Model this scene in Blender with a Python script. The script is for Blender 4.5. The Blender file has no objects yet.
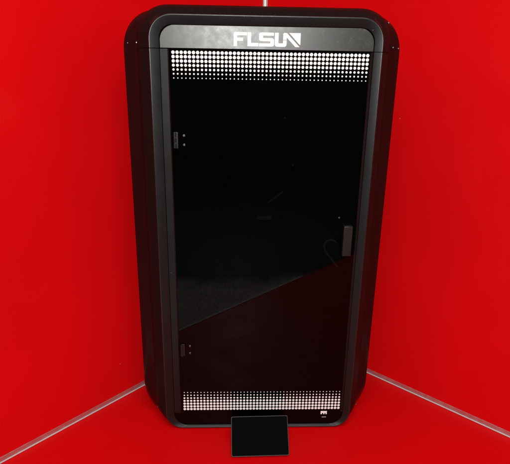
import bpy, bmesh, math, random
from mathutils import Vector, Matrix
random.seed(7)
C = bpy.context.scene.collection
scene = bpy.context.scene

# ------------------------------------------------------------------ helpers
def obj(name, bm, mat, parent=None, sharp=32, bevel=0.0):
    bmesh.ops.recalc_face_normals(bm, faces=bm.faces)
    me = bpy.data.meshes.new(name)
    bm.to_mesh(me); bm.free()
    if sharp is not None:
        for p in me.polygons: p.use_smooth = True
        me.set_sharp_from_angle(angle=math.radians(sharp))
    if mat: me.materials.append(mat)
    o = bpy.data.objects.new(name, me); C.objects.link(o)
    if parent: o.parent = parent
    if bevel:
        b = o.modifiers.new('bevel', 'BEVEL'); b.width = bevel; b.segments = 3
        b.limit_method = 'ANGLE'; b.angle_limit = math.radians(40)
    return o

def tag(o, label=None, cat=None, group=None, kind=None):
    if label: o['label'] = label
    if cat: o['category'] = cat
    if group: o['group'] = group
    if kind: o['kind'] = kind
    return o

def empty(name, loc, rz=0):
    o = bpy.data.objects.new(name, None); C.objects.link(o)
    o.location = loc; o.rotation_euler = (0, 0, rz); o.empty_display_size = .1
    return o

def box(bm, x0, x1, y0, y1, z0, z1):
    v = [bm.verts.new((x, y, z)) for x in (x0, x1) for y in (y0, y1) for z in (z0, z1)]
    for f in ((0,1,3,2),(4,6,7,5),(0,4,5,1),(2,3,7,6),(0,2,6,4),(1,5,7,3)):
        bm.faces.new([v[i] for i in f])

def prism(bm, pts, y0, y1):
    """polygon in the xz plane, extruded from y0 to y1"""
    a = [bm.verts.new((x, y0, z)) for x, z in pts]
    b = [bm.verts.new((x, y1, z)) for x, z in pts]
    bm.faces.new(a); bm.faces.new(b[::-1])
    n = len(pts)
    for i in range(n):
        bm.faces.new((a[i], b[i], b[(i+1) % n], a[(i+1) % n]))

def tube(bm, pts, r, n=8):
    rings = []
    for i, p in enumerate(pts):
        p = Vector(p)
        d = (Vector(pts[min(i+1, len(pts)-1)]) - Vector(pts[max(i-1, 0)])).normalized()
        u = d.cross(Vector((0.31, 0.77, 0.2))).normalized(); w = d.cross(u)
        rings.append([bm.verts.new(p + r*(math.cos(t)*u + math.sin(t)*w))
                      for t in [2*math.pi*k/n for k in range(n)]])
    for a, b in zip(rings, rings[1:]):
        for k in range(n):
            bm.faces.new((a[k], a[(k+1) % n], b[(k+1) % n], b[k]))
    bm.faces.new(rings[0]); bm.faces.new(rings[-1][::-1])

def disc_cyl(bm, x, z, r, y0, y1, n=16):
    prism(bm, [(x + r*math.cos(2*math.pi*k/n), z + r*math.sin(2*math.pi*k/n)) for k in range(n)], y0, y1)

SEG = 14
def outline(x0, x1, z0, z1, rt, rb, y, nb=2.0, rbx=None):
    """rounded rectangle in the plane y: top radius rt, bottom corner rbx by rb with superellipse power nb"""
    rbx = rbx or rb
    out = []
    def corner(cx, cz, rx, rz, a0, p):
        for k in range(SEG+1):
            a = a0 + math.pi/2*k/SEG
            c, s = math.cos(a), math.sin(a)
            f = lambda t: math.copysign(abs(t)**(2/p), t) if abs(t) > 1e-9 else 0.0
            out.append((cx + rx*f(c), y, cz + rz*f(s)))
    corner(x1-rt, z1-rt, rt, rt, 0, 2.2)
    corner(x0+rt, z1-rt, rt, rt, math.pi/2, 2.2)
    corner(x0+rbx, z0+rb, rbx, rb, math.pi, nb)
    corner(x1-rbx, z0+rb, rbx, rb, 3*math.pi/2, nb)
    return out

def loft(bm, rings, cap_first=False, cap_last=False):
    vr = [[bm.verts.new(p) for p in r] for r in rings]
    n = len(vr[0])
    for a, b in zip(vr, vr[1:]):
        for i in range(n):
            bm.faces.new((a[i], b[i], b[(i+1) % n], a[(i+1) % n]))
    if cap_first: bm.faces.new(vr[0])
    if cap_last: bm.faces.new(vr[-1][::-1])

# ------------------------------------------------------------------ materials
def mat(name, col=(.5,.5,.5), rough=.5, metal=0., spec=.5, ior=1.5):
    m = bpy.data.materials.new(name); m.use_nodes = True
    b = m.node_tree.nodes['Principled BSDF']
    b.inputs['Base Color'].default_value = (*col, 1)
    b.inputs['Roughness'].default_value = rough
    b.inputs['Metallic'].default_value = metal
    b.inputs['Specular IOR Level'].default_value = spec
    b.inputs['IOR'].default_value = ior
    return m, m.node_tree.nodes, m.node_tree.links, b

def noise(N, L, scale, detail=3, rough=.5, coord='Object', stretch=None):
    tc = N.new('ShaderNodeTexCoord'); t = N.new('ShaderNodeTexNoise')
    t.inputs['Scale'].default_value = scale; t.inputs['Detail'].default_value = detail
    t.inputs['Roughness'].default_value = rough
    if stretch:
        mp = N.new('ShaderNodeMapping'); mp.inputs['Scale'].default_value = stretch
        L.new(tc.outputs[coord], mp.inputs['Vector']); L.new(mp.outputs['Vector'], t.inputs['Vector'])
    else:
        L.new(tc.outputs[coord], t.inputs['Vector'])
    return t.outputs['Fac']

def ramp(N, L, src, p0, v0, p1, v1):
    r = N.new('ShaderNodeMapRange')
    r.inputs['From Min'].default_value = p0; r.inputs['From Max'].default_value = p1
    r.inputs['To Min'].default_value = v0; r.inputs['To Max'].default_value = v1
    L.new(src, r.inputs['Value']); return r.outputs['Result']

def mixcol(N, L, fac, a, b):
    m = N.new('ShaderNodeMix'); m.data_type = 'RGBA'
    L.new(fac, m.inputs['Factor'])
    for s, v in ((m.inputs['A'], a), (m.inputs['B'], b)):
        if isinstance(v, tuple): s.default_value = (*v, 1)
        else: L.new(v, s)
    return m.outputs['Result']

def bump(N, L, b, src, strength, dist):
    n = N.new('ShaderNodeBump'); n.inputs['Strength'].default_value = strength
    n.inputs['Distance'].default_value = dist
    L.new(src, n.inputs['Height']); L.new(n.outputs['Normal'], b.inputs['Normal'])

def red_surface(name, base, rough, dust):
    m, N, L, b = mat(name, base, rough, spec=.07)
    big = ramp(N, L, noise(N, L, 2.3, 4), .3, 0, .7, 1)
    c = mixcol(N, L, big, tuple(v*.94 for v in base), tuple(min(1, v*1.05) for v in base))
    # worn pale smudges
    sm = ramp(N, L, noise(N, L, 5.0, 2), .70, 0, .82, .022)
    c = mixcol(N, L, sm, c, (.55, .16, .15))
    # specks of lint and dust stuck to the surface
    tc = N.new('ShaderNodeTexCoord'); v = N.new('ShaderNodeTexVoronoi')
    v.inputs['Scale'].default_value = dust; L.new(tc.outputs['Object'], v.inputs['Vector'])
    sp = ramp(N, L, v.outputs['Distance'], .011, 1, .02, 0)
    wn = N.new('ShaderNodeTexWhiteNoise'); L.new(v.outputs['Position'], wn.inputs['Vector'])
    keep = ramp(N, L, wn.outputs['Value'], .60, 0, .85, .42)
    mu = N.new('ShaderNodeMath'); mu.operation = 'MULTIPLY'
    L.new(sp, mu.inputs[0]); L.new(keep, mu.inputs[1])
    c = mixcol(N, L, mu.outputs[0], c, (.75, .45, .42))
    L.new(c, b.inputs['Base Color'])
    r = ramp(N, L, noise(N, L, 9, 4), .3, rough-.06, .7, rough+.08); L.new(r, b.inputs['Roughness'])
    bump(N, L, b, noise(N, L, 420, 2), .10, .0006)
    return m

M = {}
M['wall'] = red_surface('red_wall_finish', (.575, .0022, .0036), .46, 14)
M['floor'] = red_surface('red_floor_finish', (.575, .0021, .0033), .42, 12)

def plastic(name, col, r0, r1, grain=.05, spec=.5, smudge=0.0, fs=22, lint=0.0):
    m, N, L, b = mat(name, col, r0, spec=spec)
    f = noise(N, L, fs, 6, .65)
    r = ramp(N, L, f, .35, r0, .68, r1); L.new(r, b.inputs['Roughness'])
    if lint:
        tc = N.new('ShaderNodeTexCoord'); v = N.new('ShaderNodeTexVoronoi'); v.inputs['Scale'].default_value = 75
        L.new(tc.outputs['Object'], v.inputs['Vector'])
        sp = ramp(N, L, v.outputs['Distance'], .05, lint, .10, 0)
        wn = N.new('ShaderNodeTexWhiteNoise'); L.new(v.outputs['Position'], wn.inputs['Vector'])
        mu = N.new('ShaderNodeMath'); mu.operation = 'MULTIPLY'
        L.new(sp, mu.inputs[0]); L.new(ramp(N, L, wn.outputs['Value'], .80, 0, .95, 1), mu.inputs[1])
        scr = ramp(N, L, noise(N, L, 40, 4, .7, stretch=(6, 6, .35)), .70, 0, .80, lint*.35)
        ad = N.new('ShaderNodeMath'); ad.operation = 'MAXIMUM'; L.new(mu.outputs[0], ad.inputs[0]); L.new(scr, ad.inputs[1])
        L.new(mixcol(N, L, ad.outputs[0], col, (.30, .29, .28)), b.inputs['Base Color'])
    if smudge:
        s = ramp(N, L, noise(N, L, 70, 8, .75), .56, 0, .72, smudge)
        L.new(mixcol(N, L, s, col, (.26, .26, .225)), b.inputs['Base Color'])
    if grain: bump(N, L, b, noise(N, L, 900, 2), grain, .0004)
    return m
M['bezel'] = plastic('black_bezel_plastic', (.0055, .0055, .0052), .36, .46, .06, .08, lint=.2)
M['frame'] = plastic('charcoal_door_plastic', (.005, .0052, .005), .37, .43, .06, .30, lint=.4)
M['lip'] = plastic('worn_bezel_lip', (.010, .010, .010), .26, .36, .05, .45, fs=120)
M['header'] = plastic('charcoal_header_plastic', (.022, .023, .020), .290, .345, .06, .44, smudge=.20, fs=70)
M['body'] = plastic('black_body_panel', (.004, .003, .003), .17, .25, .03, .32)
M['inside'] = mat('dark_interior', (.004, .004, .004), .7, spec=.05)[0]
M['white'] = mat('white_print', (.80, .80, .785), .45, spec=.2)[0]
M['faint'] = mat('grey_print', (.30, .28, .28), .5)[0]
M['screw'] = mat('steel_screw', (.26, .26, .26), .32, 1)[0]
M['bolt'] = mat('dark_bolt', (.16, .16, .16), .28, 1)[0]
M['hinge'] = plastic('dark_hinge_metal', (.010, .010, .010), .28, .42, 0, .35)
M['handle'] = plastic('grey_handle', (.009, .0088, .0085), .35, .45, .05, .3)
M['dim_metal'] = mat('interior_metal', (.30, .33, .32), .5, 0)[0]
M['cable'] = mat('interior_cable', (.42, .42, .41), .5)[0]
M['tablet'] = plastic('tablet_housing', (.018, .018, .018), .35, .45, .05)
M['edge'] = mat('tablet_edge', (.075, .075, .075), .25, .4)[0]

# smoked glass: a clear share and a glossy black share
m, N, L, b = mat('smoked_glass', (.0012, .0012, .0012), .03, spec=.215, ior=1.45)
r = ramp(N, L, noise(N, L, 14, 5, .6), .35, .012, .75, .045); L.new(r, b.inputs['Roughness'])
tr = N.new('ShaderNodeBsdfTransparent'); mx = N.new('ShaderNodeMixShader'); mx.inputs[0].default_value = .70
L.new(tr.outputs[0], mx.inputs[1]); L.new(b.outputs[0], mx.inputs[2])
L.new(mx.outputs[0], N['Material Output'].inputs['Surface'])
M['glass'] = m
m, N, L, b = mat('tablet_screen_glass', (.0025, .003, .003), .08, spec=.35)
r = ramp(N, L, noise(N, L, 26, 5, .6), .35, .03, .7, .07); L.new(r, b.inputs['Roughness'])
M['screen'] = m
# satin aluminium trim
m, N, L, b = mat('aluminium_trim', (.66, .62, .62), .34, .9)
r = ramp(N, L, noise(N, L, 60, 3, .5), .3, .24, .7, .42); L.new(r, b.inputs['Roughness'])
M['alu'] = m
M['alu_edge'] = mat('aluminium_bright_edge', (.58, .55, .55), .38, .3)[0]
M['alu_dull'] = mat('aluminium_dull', (.50, .46, .46), .40, .6)[0]
M['dull_edge'] = mat('dull_edging', (.85, .85, .83), .5, 0)[0]
# carpet
m, N, L, b = mat('grey_carpet', (.1, .1, .1), .95, spec=.1)
f = noise(N, L, 80, 5, .8, stretch=(1.8, .5, 1))
cc = mixcol(N, L, ramp(N, L, f, .38, 0, .64, 1), (.26, .26, .255), (.92, .92, .89))
# shade painted into the carpet colour at its far border, uneven fade
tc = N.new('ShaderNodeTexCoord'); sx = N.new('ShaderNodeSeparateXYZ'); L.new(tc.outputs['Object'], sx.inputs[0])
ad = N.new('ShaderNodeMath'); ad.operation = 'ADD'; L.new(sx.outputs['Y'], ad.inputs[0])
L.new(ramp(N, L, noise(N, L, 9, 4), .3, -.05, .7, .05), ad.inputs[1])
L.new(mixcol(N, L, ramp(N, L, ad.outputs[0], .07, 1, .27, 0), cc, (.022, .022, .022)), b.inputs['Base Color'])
bump(N, L, b, f, .6, .004)
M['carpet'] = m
M['shade_floor'] = plastic('shade_floor', (.009, .009, .009), .6, .7, .05, .3)  # near-black colour paints in the shade past the carpet

# ------------------------------------------------------------------ the corner
CX, CY, B = 0.0180, 1.6894, 0.7229
dl = Vector((-math.sin(B), -math.cos(B), 0))      # along the left wall, towards the camera
dr = Vector((math.cos(B), -math.sin(B), 0))       # along the right wall
cor = Vector((CX, CY, 0))
WL, WR, H = 2.3, 2.3, 2.35

def wall(name, d, out, length, start, label, cat):
    """slab 40 mm thick behind the visible face"""
    bm = bmesh.new()
    p0, p1 = cor - d*start, cor + d*length
    vs = []
    for p in (p0, p1):
        for q in (p, p + out*.04):
            for z in (-.06, H):
                vs.append(bm.verts.new((q.x, q.y, z)))
    for f in ((0,1,3,2),(4,6,7,5),(0,4,5,1),(2,3,7,6),(0,2,6,4),(1,5,7,3)):
        bm.faces.new([vs[i] for i in f])
    o = obj(name, bm, M['wall'], None, None)
    return tag(o, label, cat)
wall('wall', dl, -dr, WL, 0.0, 'glossy red wall panel on the left side of the corner, behind the tall black cabinet', 'wall')
wall('wall', dr, -dl, WR, 0.04, 'glossy red wall panel on the right side of the corner, behind the tall black cabinet', 'wall')

# red floor sheet: bounded by both walls and by a straight front edge parallel to the right wall
fl_len = (Vector((-.218, .614, 0)) - cor).dot(dl)
bm = bmesh.new()
A = [cor, cor + dr*2.2, cor + dr*2.2 + dl*fl_len, cor + dl*fl_len]
va = [bm.verts.new((p.x, p.y, 0)) for p in A]; vb = [bm.verts.new((p.x, p.y, -.006)) for p in A]
bm.faces.new(va); bm.faces.new(vb[::-1])
for i in range(4): bm.faces.new((va[i], vb[i], vb[(i+1) % 4], va[(i+1) % 4]))
tag(obj('floor', bm, M['floor'], None, None), kind='structure')
# the room floor beyond: grey carpet along the red sheet, then floor painted dark for shade
e0 = cor + dl*(fl_len - .05) - dr*.3; e1 = cor + dl*(fl_len - .05) + dr*2.6
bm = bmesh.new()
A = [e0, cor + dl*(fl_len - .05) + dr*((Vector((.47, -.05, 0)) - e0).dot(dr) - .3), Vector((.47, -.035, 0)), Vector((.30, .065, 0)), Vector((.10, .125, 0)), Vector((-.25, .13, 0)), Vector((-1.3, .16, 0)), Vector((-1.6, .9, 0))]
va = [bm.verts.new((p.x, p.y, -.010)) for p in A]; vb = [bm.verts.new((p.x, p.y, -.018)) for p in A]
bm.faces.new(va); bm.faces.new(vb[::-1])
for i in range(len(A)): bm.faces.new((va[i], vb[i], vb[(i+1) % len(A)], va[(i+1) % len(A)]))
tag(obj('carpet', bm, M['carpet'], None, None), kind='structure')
bm = bmesh.new()
bm.faces.new([bm.verts.new((x, y, -.022)) for x, y in ((-4, -5), (4, -5), (4, 3), (-4, 3))])
tag(obj('ground', bm, M['shade_floor'], None, None), kind='structure')

def strip(name, prof, d, nrm, a, b_, label, cat, mt='alu'):
    """sweep a closed profile [(out from wall, up)] along d from a to b_"""
    bm = bmesh.new()
    r0 = [bm.verts.new((cor + d*a + nrm*u + Vector((0, 0, w)))) for u, w in prof]
    r1 = [bm.verts.new((cor + d*b_ + nrm*u + Vector((0, 0, w)))) for u, w in prof]
    n = len(prof)
    for i in range(n): bm.faces.new((r0[i], r1[i], r1[(i+1) % n], r0[(i+1) % n]))
    bm.faces.new(r0); bm.faces.new(r1[::-1])
    for k, fc in enumerate(bm.faces): fc.material_index = 1 if k < 4 else 0
    o = obj(name, bm, M[mt], None, 20); o.data.materials.append(M['alu_edge'])
    return tag(o, label, cat, 'aluminium trims in the corner')
# angle trim: upright leg on the wall, short rounded toe on the floor
prof = [(.0005, .0005), (.0050, .0005), (.0056, .0014), (.0050, .0026), (.0028, .0030), (.0024, .0040), (.0020, .0138), (.0005, .0144)]
strip('floor_trim', prof, dl, dr, .010, 2.0, 'thin aluminium trim along the foot of the left red wall', 'trim')
strip('floor_trim', prof, dr, dl, .010, 2.0, 'thin aluminium trim along the foot of the right red wall', 'trim')
# upright corner trim
bm = bmesh.new()
pl = [(.0005, .0005), (.011, .0005), (.0115, .0022), (.0045, .0026), (.0026, .0045), (.0022, .0115), (.0005, .011)]
r0 = [bm.verts.new(cor + dl*u + dr*w + Vector((0, 0, .017))) for u, w in pl]
r1 = [bm.verts.new(cor + dl*u + dr*w + Vector((0, 0, H))) for u, w in pl]
for i in range(len(pl)): bm.faces.new((r0[i], r1[i], r1[(i+1) % len(pl)], r0[(i+1) % len(pl)]))
bm.faces.new(r0); bm.faces.new(r1[::-1])
tag(obj('corner_trim', bm, M['alu_dull'], None, 20), 'upright aluminium trim in the corner, just showing above the cabinet top', 'trim', 'aluminium trims in the corner')
# edging along the front of the red floor sheet
bm = bmesh.new()
p0 = cor + dl*(fl_len + .0005); q = [(0, -.009), (.010, -.009), (.010, .0006), (.008, .0024), (0, .0024)]
r0 = [bm.verts.new(p0 + dl*u + Vector((0, 0, w))) for u, w in q]
r1 = [bm.verts.new(p0 + dr*1.22 + dl*u + Vector((0, 0, w))) for u, w in q]
for i in range(5): bm.faces.new((r0[i], r1[i], r1[(i+1) % 5], r0[(i+1) % 5]))
bm.faces.new(r0); bm.faces.new(r1[::-1])
tag(obj('floor_edging', bm, M['dull_edge'], None, 20), 'metal edging where the red floor meets grey carpet, seen mirrored in the glass door', 'edging')

# ------------------------------------------------------------------ the printer
PX, PY, PA = 0.0267, 1.129, 0.0396
root = empty('printer', (PX, PY, 0), PA)
tag(root, 'tall black enclosed 3D printer cabinet with a smoked glass door, standing in the red corner', '3D printer')
SEAM = .9481

# body shell
bm = bmesh.new()
rb = dict(rt=.084, rb=.100, nb=1.74, rbx=.058)
loft(bm, [
    outline(-.2690, .2450, .012, 1.018, .070, .062, .026, 1.8, .062),
    outline(-.2760, .2510, .010, 1.020, .072, .070, .033, 1.7, .060),
    outline(-.2980, .2700, .006, 1.0240, .078, .090, .040, 1.6, .058),
    outline(-.3125, .2838, .004, 1.0264, .083, .098, .050, 1.62, .058),
    outline(-.3146, .2852, y=.057, z0=.004, z1=1.0267, **rb),
    outline(-.3148, .2854, y=.075, z0=.004, z1=1.0267, **rb),
    outline(-.3130, .2850, y=.130, z0=.004, z1=1.0262, **rb),
    outline(-.2980, .2720, .004, 1.0255, .078, .095, .160, 1.5, .055),
    outline(-.2600, .2380, .006, 1.0240, .070, .080, .205, 1.6, .055),
    outline(-.0980, .0800, .008, 1.0190, .040, .040, .385, 1.8, .035),
    outline(-.0850, .0680, .012, 1.0140, .036, .036, .400, 1.8, .035),
    outline(-.0700, .0530, .026, 1.0000, .030, .030, .406, 2.0, .030)], cap_last=True)
shell = obj('body_shell', bm, M['body'], root, 38)
def screw(x, z, y, parent, r=.0016):
    b = bmesh.new(); disc_cyl(b, x, z, r, y - .0016, y + .004, 12)
    return obj('screw', b, M['screw'], parent, 30, .0004)
for x, z, y in ((-.3020, .9578, .0450), (-.2822, .9589, .0350), (-.2655, 1.0080, .0330),
                (.2795, .9566, .0470), (.2650, .9583, .0380), (.2490, 1.0070, .0330),
                (-.2790, .0390, .0350), (.2585, .0420, .0350)):
    screw(x, z, y, shell)

# front bezel ring with a horizontal seam at the foot of the header
bm = bmesh.new()
loft(bm, [
    outline(-.2298, .2142, .0085, .9945, .030, .036, .0060),
    outline(-.2298, .2142, .0085, .9945, .030, .036, -.0022),
    outline(-.2302, .2146, .0082, .9950, .0305, .0362, -.0026),
    outline(-.2306, .2150, .0081, .9954, .0309, .0363, -.0028),
    outline(-.2480, .2292, .00507, 1.0110, .0471, .0422, -.0075),
    *[outline(-.2484 - d, .2296 + d, .0050 - d*.8, 1.0114 + d, .0475 + d, .0425 + d, y) for d, y in
      ((0, -.0076), (.0007, -.00772), (.0013, -.0077), (.0019, -.0075), (.0025, -.0070), (.0031, -.0060), (.0037, -.0044))],
    outline(-.2560, .2360, .0016, 1.0190, .054, .051, -.0010),
    outline(-.2690, .2460, .0014, 1.0280, .063, .058, .0100),
    outline(-.2790, .2546, .0018, 1.0332, .070, .062, .0240),
    outline(-.2804, .2558, .0022, 1.0338, .071, .063, .0290),
    outline(-.2795, .2550, .0036, 1.0325, .070, .063, .0315),
    outline(-.2640, .2400, .0140, 1.0190, .062, .060, .0320)])
for z in (SEAM - .0007, SEAM + .0007):
    bmesh.ops.bisect_plane(bm, geom=bm.verts[:] + bm.edges[:] + bm.faces[:], plane_co=(0, 0, z), plane_no=(0, 0, 1))
bmesh.ops.delete(bm, geom=[f for f in bm.faces if abs(f.calc_center_median().z - SEAM) < .0006 and
                           all(abs(v.co.z - SEAM) < .0009 for v in f.verts)], context='FACES')
bez = obj('front_bezel', bm, M['bezel'], root, 34)
bez.data.materials.append(M['frame'])
bez.data.materials.append(M['lip'])
for p in bez.data.polygons:      # the shallow inner bevel is the same charcoal plastic as the door frame, its worn lip is glossier
    ys = [bez.data.vertices[v].co.y for v in p.vertices]
    zs = [bez.data.vertices[v].co.z for v in p.vertices]; xs = [bez.data.vertices[v].co.x for v in p.vertices]
    inside = all(x > -.2485 and x < .2297 and z < 1.0115 and z > .0049 for x, z in zip(xs, zs))
    if max(ys) < .0061 and min(ys) > -.00765 and inside: p.material_index = 1
    elif max(ys) <= -.0069: p.material_index = 2
# dark liner behind the seam
bm = bmesh.new()
loft(bm, [outline(-.2300, .2145, .010, .994, .030, .036, .0070),
          outline(-.2480, .2292, .006, 1.010, .046, .042, -.0036),
          outline(-.2540, .2340, .004, 1.016, .054, .051, .0010),
          outline(-.2700, .2460, .012, 1.026, .064, .060, .0280)])
obj('bezel_liner', bm, M['inside'], root, 34)

# header panel
bm = bmesh.new()
hp = []
for k in range(13):
    a = math.pi/2*k/12; hp.append((.2130 - .030 + .030*math.cos(a), .9936 - .030 + .030*math.sin(a)))
for k in range(13):
    a = math.pi/2 + math.pi/2*k/12; hp.append((-.2287 + .030 + .030*math.cos(a), .9936 - .030 + .030*math.sin(a)))
hp += [(-.2287, SEAM + .0006), (.2130, SEAM + .0006)]
prism(bm, hp, -.0030, .0080)
header = obj('header_panel', bm, M['header'], root, 34, .0008)

# raised white lettering F L S U N
bm = bmesh.new()
X0, X1, Z0, Z1 = -.0776, .0597, .9549, .9819
def lp(pts):
    prism(bm, [(X0 + u*(X1-X0)/100, Z0 + w*(Z1-Z0)/20) for u, w in pts], -.0042, -.0028)
lp([(0,0),(5.2,0),(5.2,7.6),(14.2,7.6),(14.2,12.2),(5.2,12.2),(5.2,15.4),(20.0,15.4),(20.0,20),(2.0,20),(0.6,19.4),(0,18)])     # F
lp([(20.6,0),(37.2,0),(37.2,5),(26.0,5),(26.0,20),(20.6,20)])                                                                # L
lp([(37.9,0),(57.5,0),(59.4,.6),(60.4,2.2),(60.4,9.6),(59.4,11.4),(57.5,12.2),(43.8,12.2),(43.8,15.6),(60.0,15.6),(60.0,20),
    (40.8,20),(38.9,19.4),(37.9,17.8),(37.9,10.2),(38.9,8.4),(40.8,7.7),(54.6,7.7),(54.6,4.6),(37.9,4.6)])                      # S
lp([(61.4,20),(61.4,3.2),(62.4,.9),(64.6,0),(76.2,0),(78.2,.9),(79.2,3.0),(79.2,9.4),(73.8,9.4),(73.8,5.0),(67.0,5.0),(67.0,20)])      # U
lp([(73.8,10.0),(79.2,10.0),(79.2,13.4),(92.6,0),(98.6,0),(98.6,.4),(79.8,19.4),(78.0,20),(75.2,20),(73.8,18.6)])                    # N, left leg and diagonal
lp([(82.6,20),(99.0,3.2),(100,3.2),(100,20)])                                                                              # N, upper right wedge
obj('logo_lettering', bm, M['white'], header, None)

# door
door = empty('door', (0, 0, 0)); door.parent = root
bm = bmesh.new()
GL, GR, GB, GT = -.2113, .2083, .0096, SEAM - .0012
for (a0, a1, inn) in ((-.2287, GL, 1), (GR, .2132, -1)):
    zt, zb = SEAM - .0008, .0480
    if inn > 0: pts = [(a0, .0075), (a0, -.0026), (a1 - .0022, -.0034), (a1, -.0012), (a1, .0075)]
    else:       pts = [(a1, .0075), (a1, -.0026), (a0 + .0022, -.0034), (a0, -.0012), (a0, .0075)]
    lo = [bm.verts.new((x, y, zb)) for x, y in pts]; hi = [bm.verts.new((x, y, zt)) for x, y in pts]
    for i in range(5): bm.faces.new((lo[i], hi[i], hi[(i+1) % 5], lo[(i+1) % 5]))
    bm.faces.new(lo); bm.faces.new(hi[::-1])
obj('door_frame', bm, M['frame'], door, 25)
bm = bmesh.new()
gp = [(GR - .0004, GT), (GL + .0004, GT), (GL + .0004, .0478), (-.2282, .0478)]
for k in range(9):
    a = math.pi + math.pi/2*k/8; gp.append((-.2282 + .028 + .028*math.cos(a), .0096 + .028 + .028*math.sin(a)))
for k in range(9):
    a = 1.5*math.pi + math.pi/2*k/8; gp.append((.2126 - .028 + .028*math.cos(a), .0096 + .028 + .028*math.sin(a)))
gp += [(.2126, .0478), (GR - .0004, .0478)]
prism(bm, gp, 0.0, .0045)
glass = obj('glass_pane', bm, M['glass'], door, None)

# printed halftone dots: one sheet of small discs for the top band, one for the bottom band
def dots(name, n, z0, z1, radii):
    bm = bmesh.new(); pitch = .405/(n - 1)
    for j, q in enumerate(radii):
        z = z0 + (z1 - z0)*j/6
        for i in range(n):
            x = -.2025 + i*pitch; rr = pitch*q
            bm.faces.new([bm.verts.new((x + rr*math.cos(2*math.pi*k/14), -.0004, z + rr*math.sin(2*math.pi*k/14))) for k in range(14)])
    return tag(obj(name, bm, M['white'], door, None), kind=None)
RAD = [.412, .405, .39, .355, .285, .215, .15]
dots('dot_pattern', 49, .9408, .8899, RAD)
dots('dot_pattern', 48, .0575, .1089, RAD)
# small printed mark under the lower band
bm = bmesh.new()
for a0, a1, b0, b1 in ((0, 3.6, 0, 10), (3.6, 7.2, 3.6, 10), (7.2, 10.6, 0, 10), (10.6, 13.4, 3.6, 10), (13.4, 16.6, 0, 10)):
    x0, z0 = .1563, .0378
    bm.faces.new([bm.verts.new((x0 + u*.001, -.0004, z0 + w*.001)) for u, w in ((a0, b0), (a1 - .25, b0), (a1 - .25, b1), (a0, b1))])
obj('printed_mark', bm, M['white'], door, None)
bm = bmesh.new()
for k in range(5):
    x0 = .1603 + k*.0023
    bm.faces.new([bm.verts.new((x0 + u, -.0004, w)) for u, w in ((0, .0273), (.0016, .0273), (.0016, .0306), (0, .0306))])
obj('printed_caption', bm, M['faint'], door, None)

# hinges: knuckle barrel with two screws in a plate bolted to the glass
def hinge(z0, z1):
    bm = bmesh.new()
    box(bm, -.2064, -.1972, -.0050, -.0002, z0, z1)
    for k in range(3):
        zz = z0 + (z1 - z0)*(k + .5)/3; h_ = (z1 - z0)/6*.86
        n = 12
        lo = [bm.verts.new((-.2040 + .0034*math.cos(2*math.pi*i/n), -.0060 + .0034*math.sin(2*math.pi*i/n), zz - h_)) for i in range(n)]
        hi = [bm.verts.new((v.co.x, v.co.y, zz + h_)) for v in lo]
        bm.faces.new(lo); bm.faces.new(hi[::-1])
        for i in range(n): bm.faces.new((lo[i], lo[(i+1) % n], hi[(i+1) % n], hi[i]))
    h = obj('hinge', bm, M['hinge'], door, 30, .0004)
    zc = (z0 + z1)/2
    for dz in (.0100, -.0100):
        b2 = bmesh.new(); disc_cyl(b2, -.1845, zc + dz, .0030, -.0026, -.0002, 6)
        disc_cyl(b2, -.1845, zc + dz, .0018, -.0040, -.0026, 12)
        obj('hinge_bolt', b2, M['bolt'], door, 25, .0004)
hinge(.7428, .7780)
hinge(.2208, .2536)
# pull handle, a square grey block standing off the glass
bm = bmesh.new(); box(bm, .1775, .1985, -.0150, -.0004, .4950, .5690)
handle = obj('handle', bm, M['handle'], door, 30, .0018)
b2 = bmesh.new(); disc_cyl(b2, .1671, .5860, .0020, -.0020, -.0003, 10)
obj('door_stud', b2, M['screw'], door, 30)

# inside, faint behind the smoked glass
bm = bmesh.new(); box(bm, -.205, .200, .02, .36, .18, .205)
n = 32
obj('print_bed', bm, M['inside'], root, None, .004)
head = empty('print_head', (.0100, .19, .535)); head.parent = root
bm = bmesh.new(); prism(bm, [(-.035, -.03), (.035, -.03), (.045, .03), (.045, .075), (-.030, .065), (-.045, .03)], -.03, .03)
obj('head_block', bm, M['inside'], head, 30, .003)
bm = bmesh.new(); box(bm, -.026, .012, -.0345, -.0305, -.005, .005); obj('head_label', bm, M['dim_metal'], head, None)
bm = bmesh.new(); tube(bm, [(.002, -.034, .042), (.022, -.036, .056), (.040, -.036, .072)], .003); obj('head_clip', bm, M['dim_metal'], head)
for sx in (-1, 1):
    bm = bmesh.new(); tube(bm, [(.01 + sx*.03, .17, .59), (sx*.16, .26, .92)], .004); obj('arm_rod', bm, M['inside'], root)
bm = bmesh.new()
pts = []
for k in range(15):
    a = math.radians(30 + 165*k/14); pts.append((.166 + .016*math.cos(a), .07, .490 + .015*math.sin(a)))
pts += [(.1520, .07, .478), (.1600, .07, .466), (.1740, .07, .449), (.1886, .07, .432)]
tube(bm, pts, .0028); obj('cable', bm, M['cable'], root)
for x, z, y in ((.0524, .7876, .20), (.0778, .6668, .20), (.0702, .6587, .20)):
    b2 = bmesh.new(); disc_cyl(b2, x, z, .0028, y, y + .006, 6); obj('glint_bolt', b2, M['white'], root)  # glints put in as plain white colour on the bolts

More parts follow.
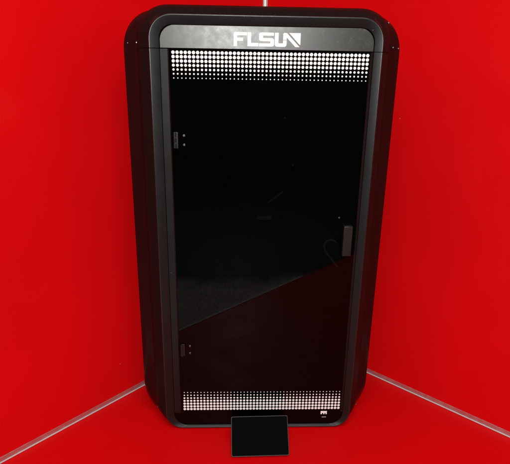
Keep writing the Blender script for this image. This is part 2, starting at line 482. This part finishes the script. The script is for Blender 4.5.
# ------------------------------------------------------------------ touchscreen leaning on the printer front
TX, TY, TYAW, TT, TW, TH = .0234, 1.0141, .0653, .7498, .1432, .0935
t = empty('touchscreen', (TX, TY, 0), TYAW)
tag(t, 'small black touchscreen panel tilted back in front of the tall cabinet, on the red floor', 'touchscreen')
ca, sa = math.cos(TT), math.sin(TT)
def tilt(o):
    o.location = (0, 0, .006); o.rotation_euler = (-TT, 0, 0); return o
bm = bmesh.new(); 
def rrect(x0, x1, z0, z1, r):
    pts = []
    for cx, cz, a0 in ((x1-r, z1-r, 0), (x0+r, z1-r, 90), (x0+r, z0+r, 180), (x1-r, z0+r, 270)):
        for k in range(6):
            a = math.radians(a0 + 18*k); pts.append((cx + r*math.cos(a), cz + r*math.sin(a)))
    return pts
prism(bm, rrect(-TW/2, TW/2, 0, TH, .004), .0, .012)
tilt(obj('housing', bm, M['edge'], t, 30, .0012))
bm = bmesh.new(); prism(bm, rrect(-TW/2 + .0016, TW/2 - .0016, .0016, TH - .0016, .003), -.0008, .0004)
tilt(obj('screen', bm, M['screen'], t, 30))
bm = bmesh.new()
ys = [(.020, .002), (.036, .002), (.060, .046), (.050, .046)]
for sx in (-1, 1):
    bm = bmesh.new()
    lo = [bm.verts.new((sx*.045 - .004, y, z)) for y, z in ys]; hi = [bm.verts.new((sx*.045 + .004, y, z)) for y, z in ys]
    bm.faces.new(lo); bm.faces.new(hi[::-1])
    for i in range(4): bm.faces.new((lo[i], hi[i], hi[(i+1) % 4], lo[(i+1) % 4]))
    obj('stand_foot', bm, M['tablet'], t, 30)

# ------------------------------------------------------------------ light
w = bpy.data.worlds.new('World'); scene.world = w; w.use_nodes = True
w.node_tree.nodes['Background'].inputs[0].default_value = (.9, .95, 1, 1)
w.node_tree.nodes['Background'].inputs[1].default_value = .012
def area(name, loc, target, sx, sy, power, col=(1, 1, 1)):
    l = bpy.data.lights.new(name, 'AREA'); l.shape = 'RECTANGLE'; l.size = sx; l.size_y = sy
    l.energy = power; l.color = col
    o = bpy.data.objects.new(name, l); C.objects.link(o); o.location = loc
    o.rotation_euler = (Vector(target) - Vector(loc)).to_track_quat('-Z', 'Y').to_euler()
    return o
area('ceiling_lamp', (.10, -.20, 2.6), (.05, .95, .2), 1.5, 1.0, 40, (1, .985, .96))
area('room_lamp', (.05, -1.30, 1.14), (.03, 1.2, .6), .42, .22, 46, (1, .985, .96))

# ------------------------------------------------------------------ camera
f, pitch, roll, h = 513.93, .3325, -.0178, .939
fw = Vector((0, math.cos(pitch), -math.sin(pitch))); r = Vector((1, 0, 0)); u = r.cross(fw)
r2 = math.cos(roll)*r - math.sin(roll)*u; u2 = math.sin(roll)*r + math.cos(roll)*u
cam = bpy.data.cameras.new('camera'); co = bpy.data.objects.new('camera', cam); C.objects.link(co)
mw = Matrix((( r2.x, u2.x, -fw.x, 0), (r2.y, u2.y, -fw.y, 0), (r2.z, u2.z, -fw.z, h), (0, 0, 0, 1)))
co.matrix_world = mw
cam.sensor_width = 36; cam.sensor_fit = 'HORIZONTAL'; cam.lens = 36*f/510
cam.clip_start = .02; cam.clip_end = 100
scene.camera = co
scene.view_settings.view_transform = 'Standard'; scene.view_settings.look = 'None'
scene.view_settings.exposure = 0; scene.view_settings.gamma = 1
